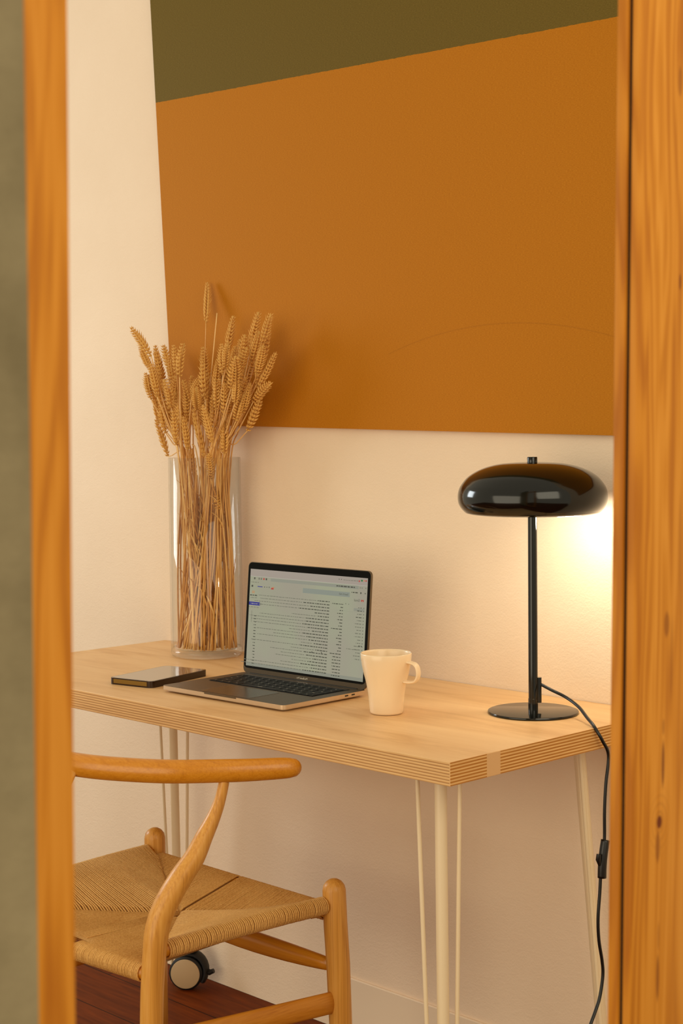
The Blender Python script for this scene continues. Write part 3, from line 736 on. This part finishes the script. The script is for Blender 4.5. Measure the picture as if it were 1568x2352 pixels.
ears = [((820, 95), (795, 455)), ((150, 470), (325, 740)), ((230, 650), (325, 870)), ((410, 625), (505, 900)), ((535, 640), (545, 900)), ((265, 870), (325, 1110)), ((350, 820), (405, 1150)), ((300, 880), (385, 1150)), ((370, 770), (440, 1000)),
 ((1040, 380), (970, 740)), ((1245, 350), (1175, 700)), ((1355, 345), (1270, 640)), ((1340, 485), (1280, 820)), ((1250, 510), (1180, 800)), ((1400, 705), (1240, 1020)), ((1355, 930), (1200, 1130)), ((1270, 1100), (1150, 1380)),
 ((920, 620), (940, 900)), ((780, 650), (785, 960)), ((1120, 655), (1080, 900)), ((1030, 730), (1010, 1020)), ((1070, 740), (1040, 1000)), ((900, 750), (870, 1060)), ((750, 760), (790, 1110)), ((815, 830), (840, 1110)), ((620, 930), (660, 1200)),
 ((540, 900), (500, 1180)), ((540, 1060), (590, 1380)), ((620, 1050), (640, 1300)), ((740, 910), (670, 1090)), ((700, 1000), (720, 1200)), ((880, 1050), (870, 1370)), ((950, 930), (930, 1150)), ((680, 1170), (780, 1600)), ((760, 1150), (850, 1480)),
 ((370, 1260), (470, 1600)), ((520, 1200), (540, 1500)), ((920, 1320), (930, 1560)), ((960, 1260), (950, 1580)), ((640, 1480), (700, 1760)), ((560, 1080), (610, 1400)), ((1150, 900), (1060, 1200)), ((1060, 900), (1040, 1150)), ((1220, 720), (1150, 950)),
 ((450, 930), (500, 1250)), ((410, 900), (470, 1200)), ((480, 820), (540, 1100)), ((980, 880), (1000, 1150)), ((900, 930), (880, 1200)), ((840, 1560), (850, 1790)), ((1180, 960), (1110, 1230)), ((440, 1100), (500, 1380)), ((840, 1240), (850, 1520)), ((1090, 1050), (1050, 1300)), ((1000, 1060), (980, 1320)), ((390, 1120), (450, 1400)), ((600, 1250), (640, 1540)), ((960, 620), (960, 850)), ((1290, 640), (1230, 900)), ((960, 1850), (992, 2070))]
def clampr(p, R):
    d = Vector((p.x - VX, p.y - VY)); 
    if d.length > R: d = d * (R / d.length)
    return Vector((VX + d.x, VY + d.y, p.z))
def stalk(tip, base_, ear_i, label, group, lf):
    """tip and base of the ear in the room; the straw runs on down into the vase"""
    zm = VZ + HV
    o = empty('wheat_stalk', (VX, VY, VZ + .02)); tag(o, label, 'wheat stalk', group)
    T = Matrix.Translation(-o.location)
    bx = random.uniform(-.058, .066) + (base_.x - VX) * .12; by = random.uniform(-.055, .05)
    bot = clampr(Vector((VX + bx * .9, VY + by, VZ + .0185)), .064)
    mid = None
    if base_.z > zm:
        k = (zm - bot.z) / (base_.z - bot.z)
        mid = clampr(bot.lerp(base_, min(1, k * .9)) , .0655)
        P = [bot, clampr(bot.lerp(mid, .5) + Vector((random.uniform(-.008, .008), random.uniform(-.008, .008), 0)), .066), Vector((mid.x, mid.y, zm)), mid.lerp(base_, .55) + Vector((0, 0, 0)), base_]
        P[3].z = zm + (base_.z - zm) * .55
        if base_.z - zm < .03: P.pop(3)
    else:
        b2 = clampr(base_, .064); tip = tip + (b2 - base_); base_ = b2
        P = [bot, clampr(bot.lerp(base_, .5), .062), base_]
    bm = B(); pp = catmull(P, 6); tube(bm, pp, [.0019 - .0008 * i / len(pp) for i in range(len(pp))], 6)
    new_obj('straw', bm, STRAW, o, True, matrix=T)
    if ear_i is not None:
        d = tip - base_; L = d.length; me = EARS[ear_i] if ear_i < 9 else TALLEAR
        e = bpy.data.objects.new('ear', me); COL.objects.link(e); e.parent = o
        qm = d.to_track_quat('Z', 'Y').to_matrix().to_4x4()
        wd = .102 * random.uniform(.88, 1.1) if ear_i < 9 else .088
        rz = random.uniform(-.5, .5) + (radians(45) if ear_i < 9 else radians(25))
        e.matrix_basis = T @ Matrix.Translation(base_) @ qm @ Matrix.Rotation(rz, 4, 'Z') @ Matrix.Diagonal((wd, wd, L, 1))
    if lf:
        bm = B()
        for _ in range(lf):
            j = random.randint(3, 9); s0 = pp[j].copy(); a = random.uniform(0, 6.28); w_ = random.uniform(.0022, .0046)
            q0 = [s0]
            zz = random.choice((1, 1, 1, -1)) ; ln = random.uniform(.05, .15)
            for t in (.3, .6, 1):
                pnt = s0 + Vector((cos(a) * .035 * t, sin(a) * .035 * t, zz * ln * (t - .45 * t * t)))
                pnt = clampr(pnt, .067); pnt.z = min(max(pnt.z, VZ + .022), zm - .02); q0.append(pnt)
            tube(bm, catmull(q0, 5), [w_ * (1 - .8 * i / 15) for i in range(16)], 6, .12, (cos(a + 1.5), sin(a + 1.5), .2))
        new_obj('dry_leaf', bm, STRAW, o, True, matrix=T)
    return o
GEN = 'golden wheat stalk in the glass vase among many like it'
GRP = 'dried wheat stalks in the vase'
special = {0: 'tallest wheat stalk in the vase, its ear against the ochre panel', 1: 'wheat stalk leaning furthest left, its ear against the cream wall', 9: 'lone high wheat ear rising between the tallest and the right cluster',
           14: 'wheat stalk leaning furthest right out of the vase', 59: 'wheat ear pressed inside the glass below the vase rim at right'}
for i, ((tx, ty), (bx, by)) in enumerate(ears):
    tu, tv, bu, bv = 260 + tx / 3.733, 620 + ty / 3.733, 260 + bx / 3.733, 620 + by / 3.733
    if i == 0: yt, yb = -.021, -.046
    elif i == len(ears) - 1: yt = yb = -.125
    else:
        yb = VY + random.uniform(-.058, .035); yt = max(min(yb + random.uniform(-.015, .012), -.020), -.17)
        if i in (14, 15, 16): yt = yb = VY - .01
    stalk(at(tu, tv, 1, yt), at(bu, bv, 1, yb), 9 if i == 0 else i % 4, special.get(i, GEN), None if i in special else GRP, 1 if i % 2 else 0)
for i in range(34):
    u = random.choice((random.uniform(355, 420), random.uniform(400, 560), random.uniform(460, 590))); v = random.uniform(850, 985) + abs(u - 440) * -.15
    lean = (u - 470) * .16 + random.uniform(-8, 8); yb = VY + random.uniform(-.05, .05); hgt = random.uniform(64, 84)
    stalk(at(u + lean, v - hgt, 1, min(yb + random.uniform(-.012, .01), -.022)), at(u, v, 1, min(yb, -.03)), i % 4, GEN, GRP, 1 if i % 3 == 0 else 0)
# bare straws that lost their ear
for i in range(56):
    a = random.uniform(0, 2 * pi); r = .058 * sqrt(random.random()); top = Vector((VX + .012 + r * cos(a) * .9, VY + r * sin(a), VZ + random.uniform(.24, .46)))
    stalk(top, top, None, 'earless wheat straw standing packed inside the glass vase', 'bare straws in the vase', 3 if i % 2 else 1)
p0, p1 = at(260 + 890 / 3.733, 620 + 370 / 3.733, 1, -.06), at(260 + 820 / 3.733, 620 + 800 / 3.733, 1, -.07)
stalk(p0, p0, None, 'thin bare straw standing up right of the tallest ear', None, 0)
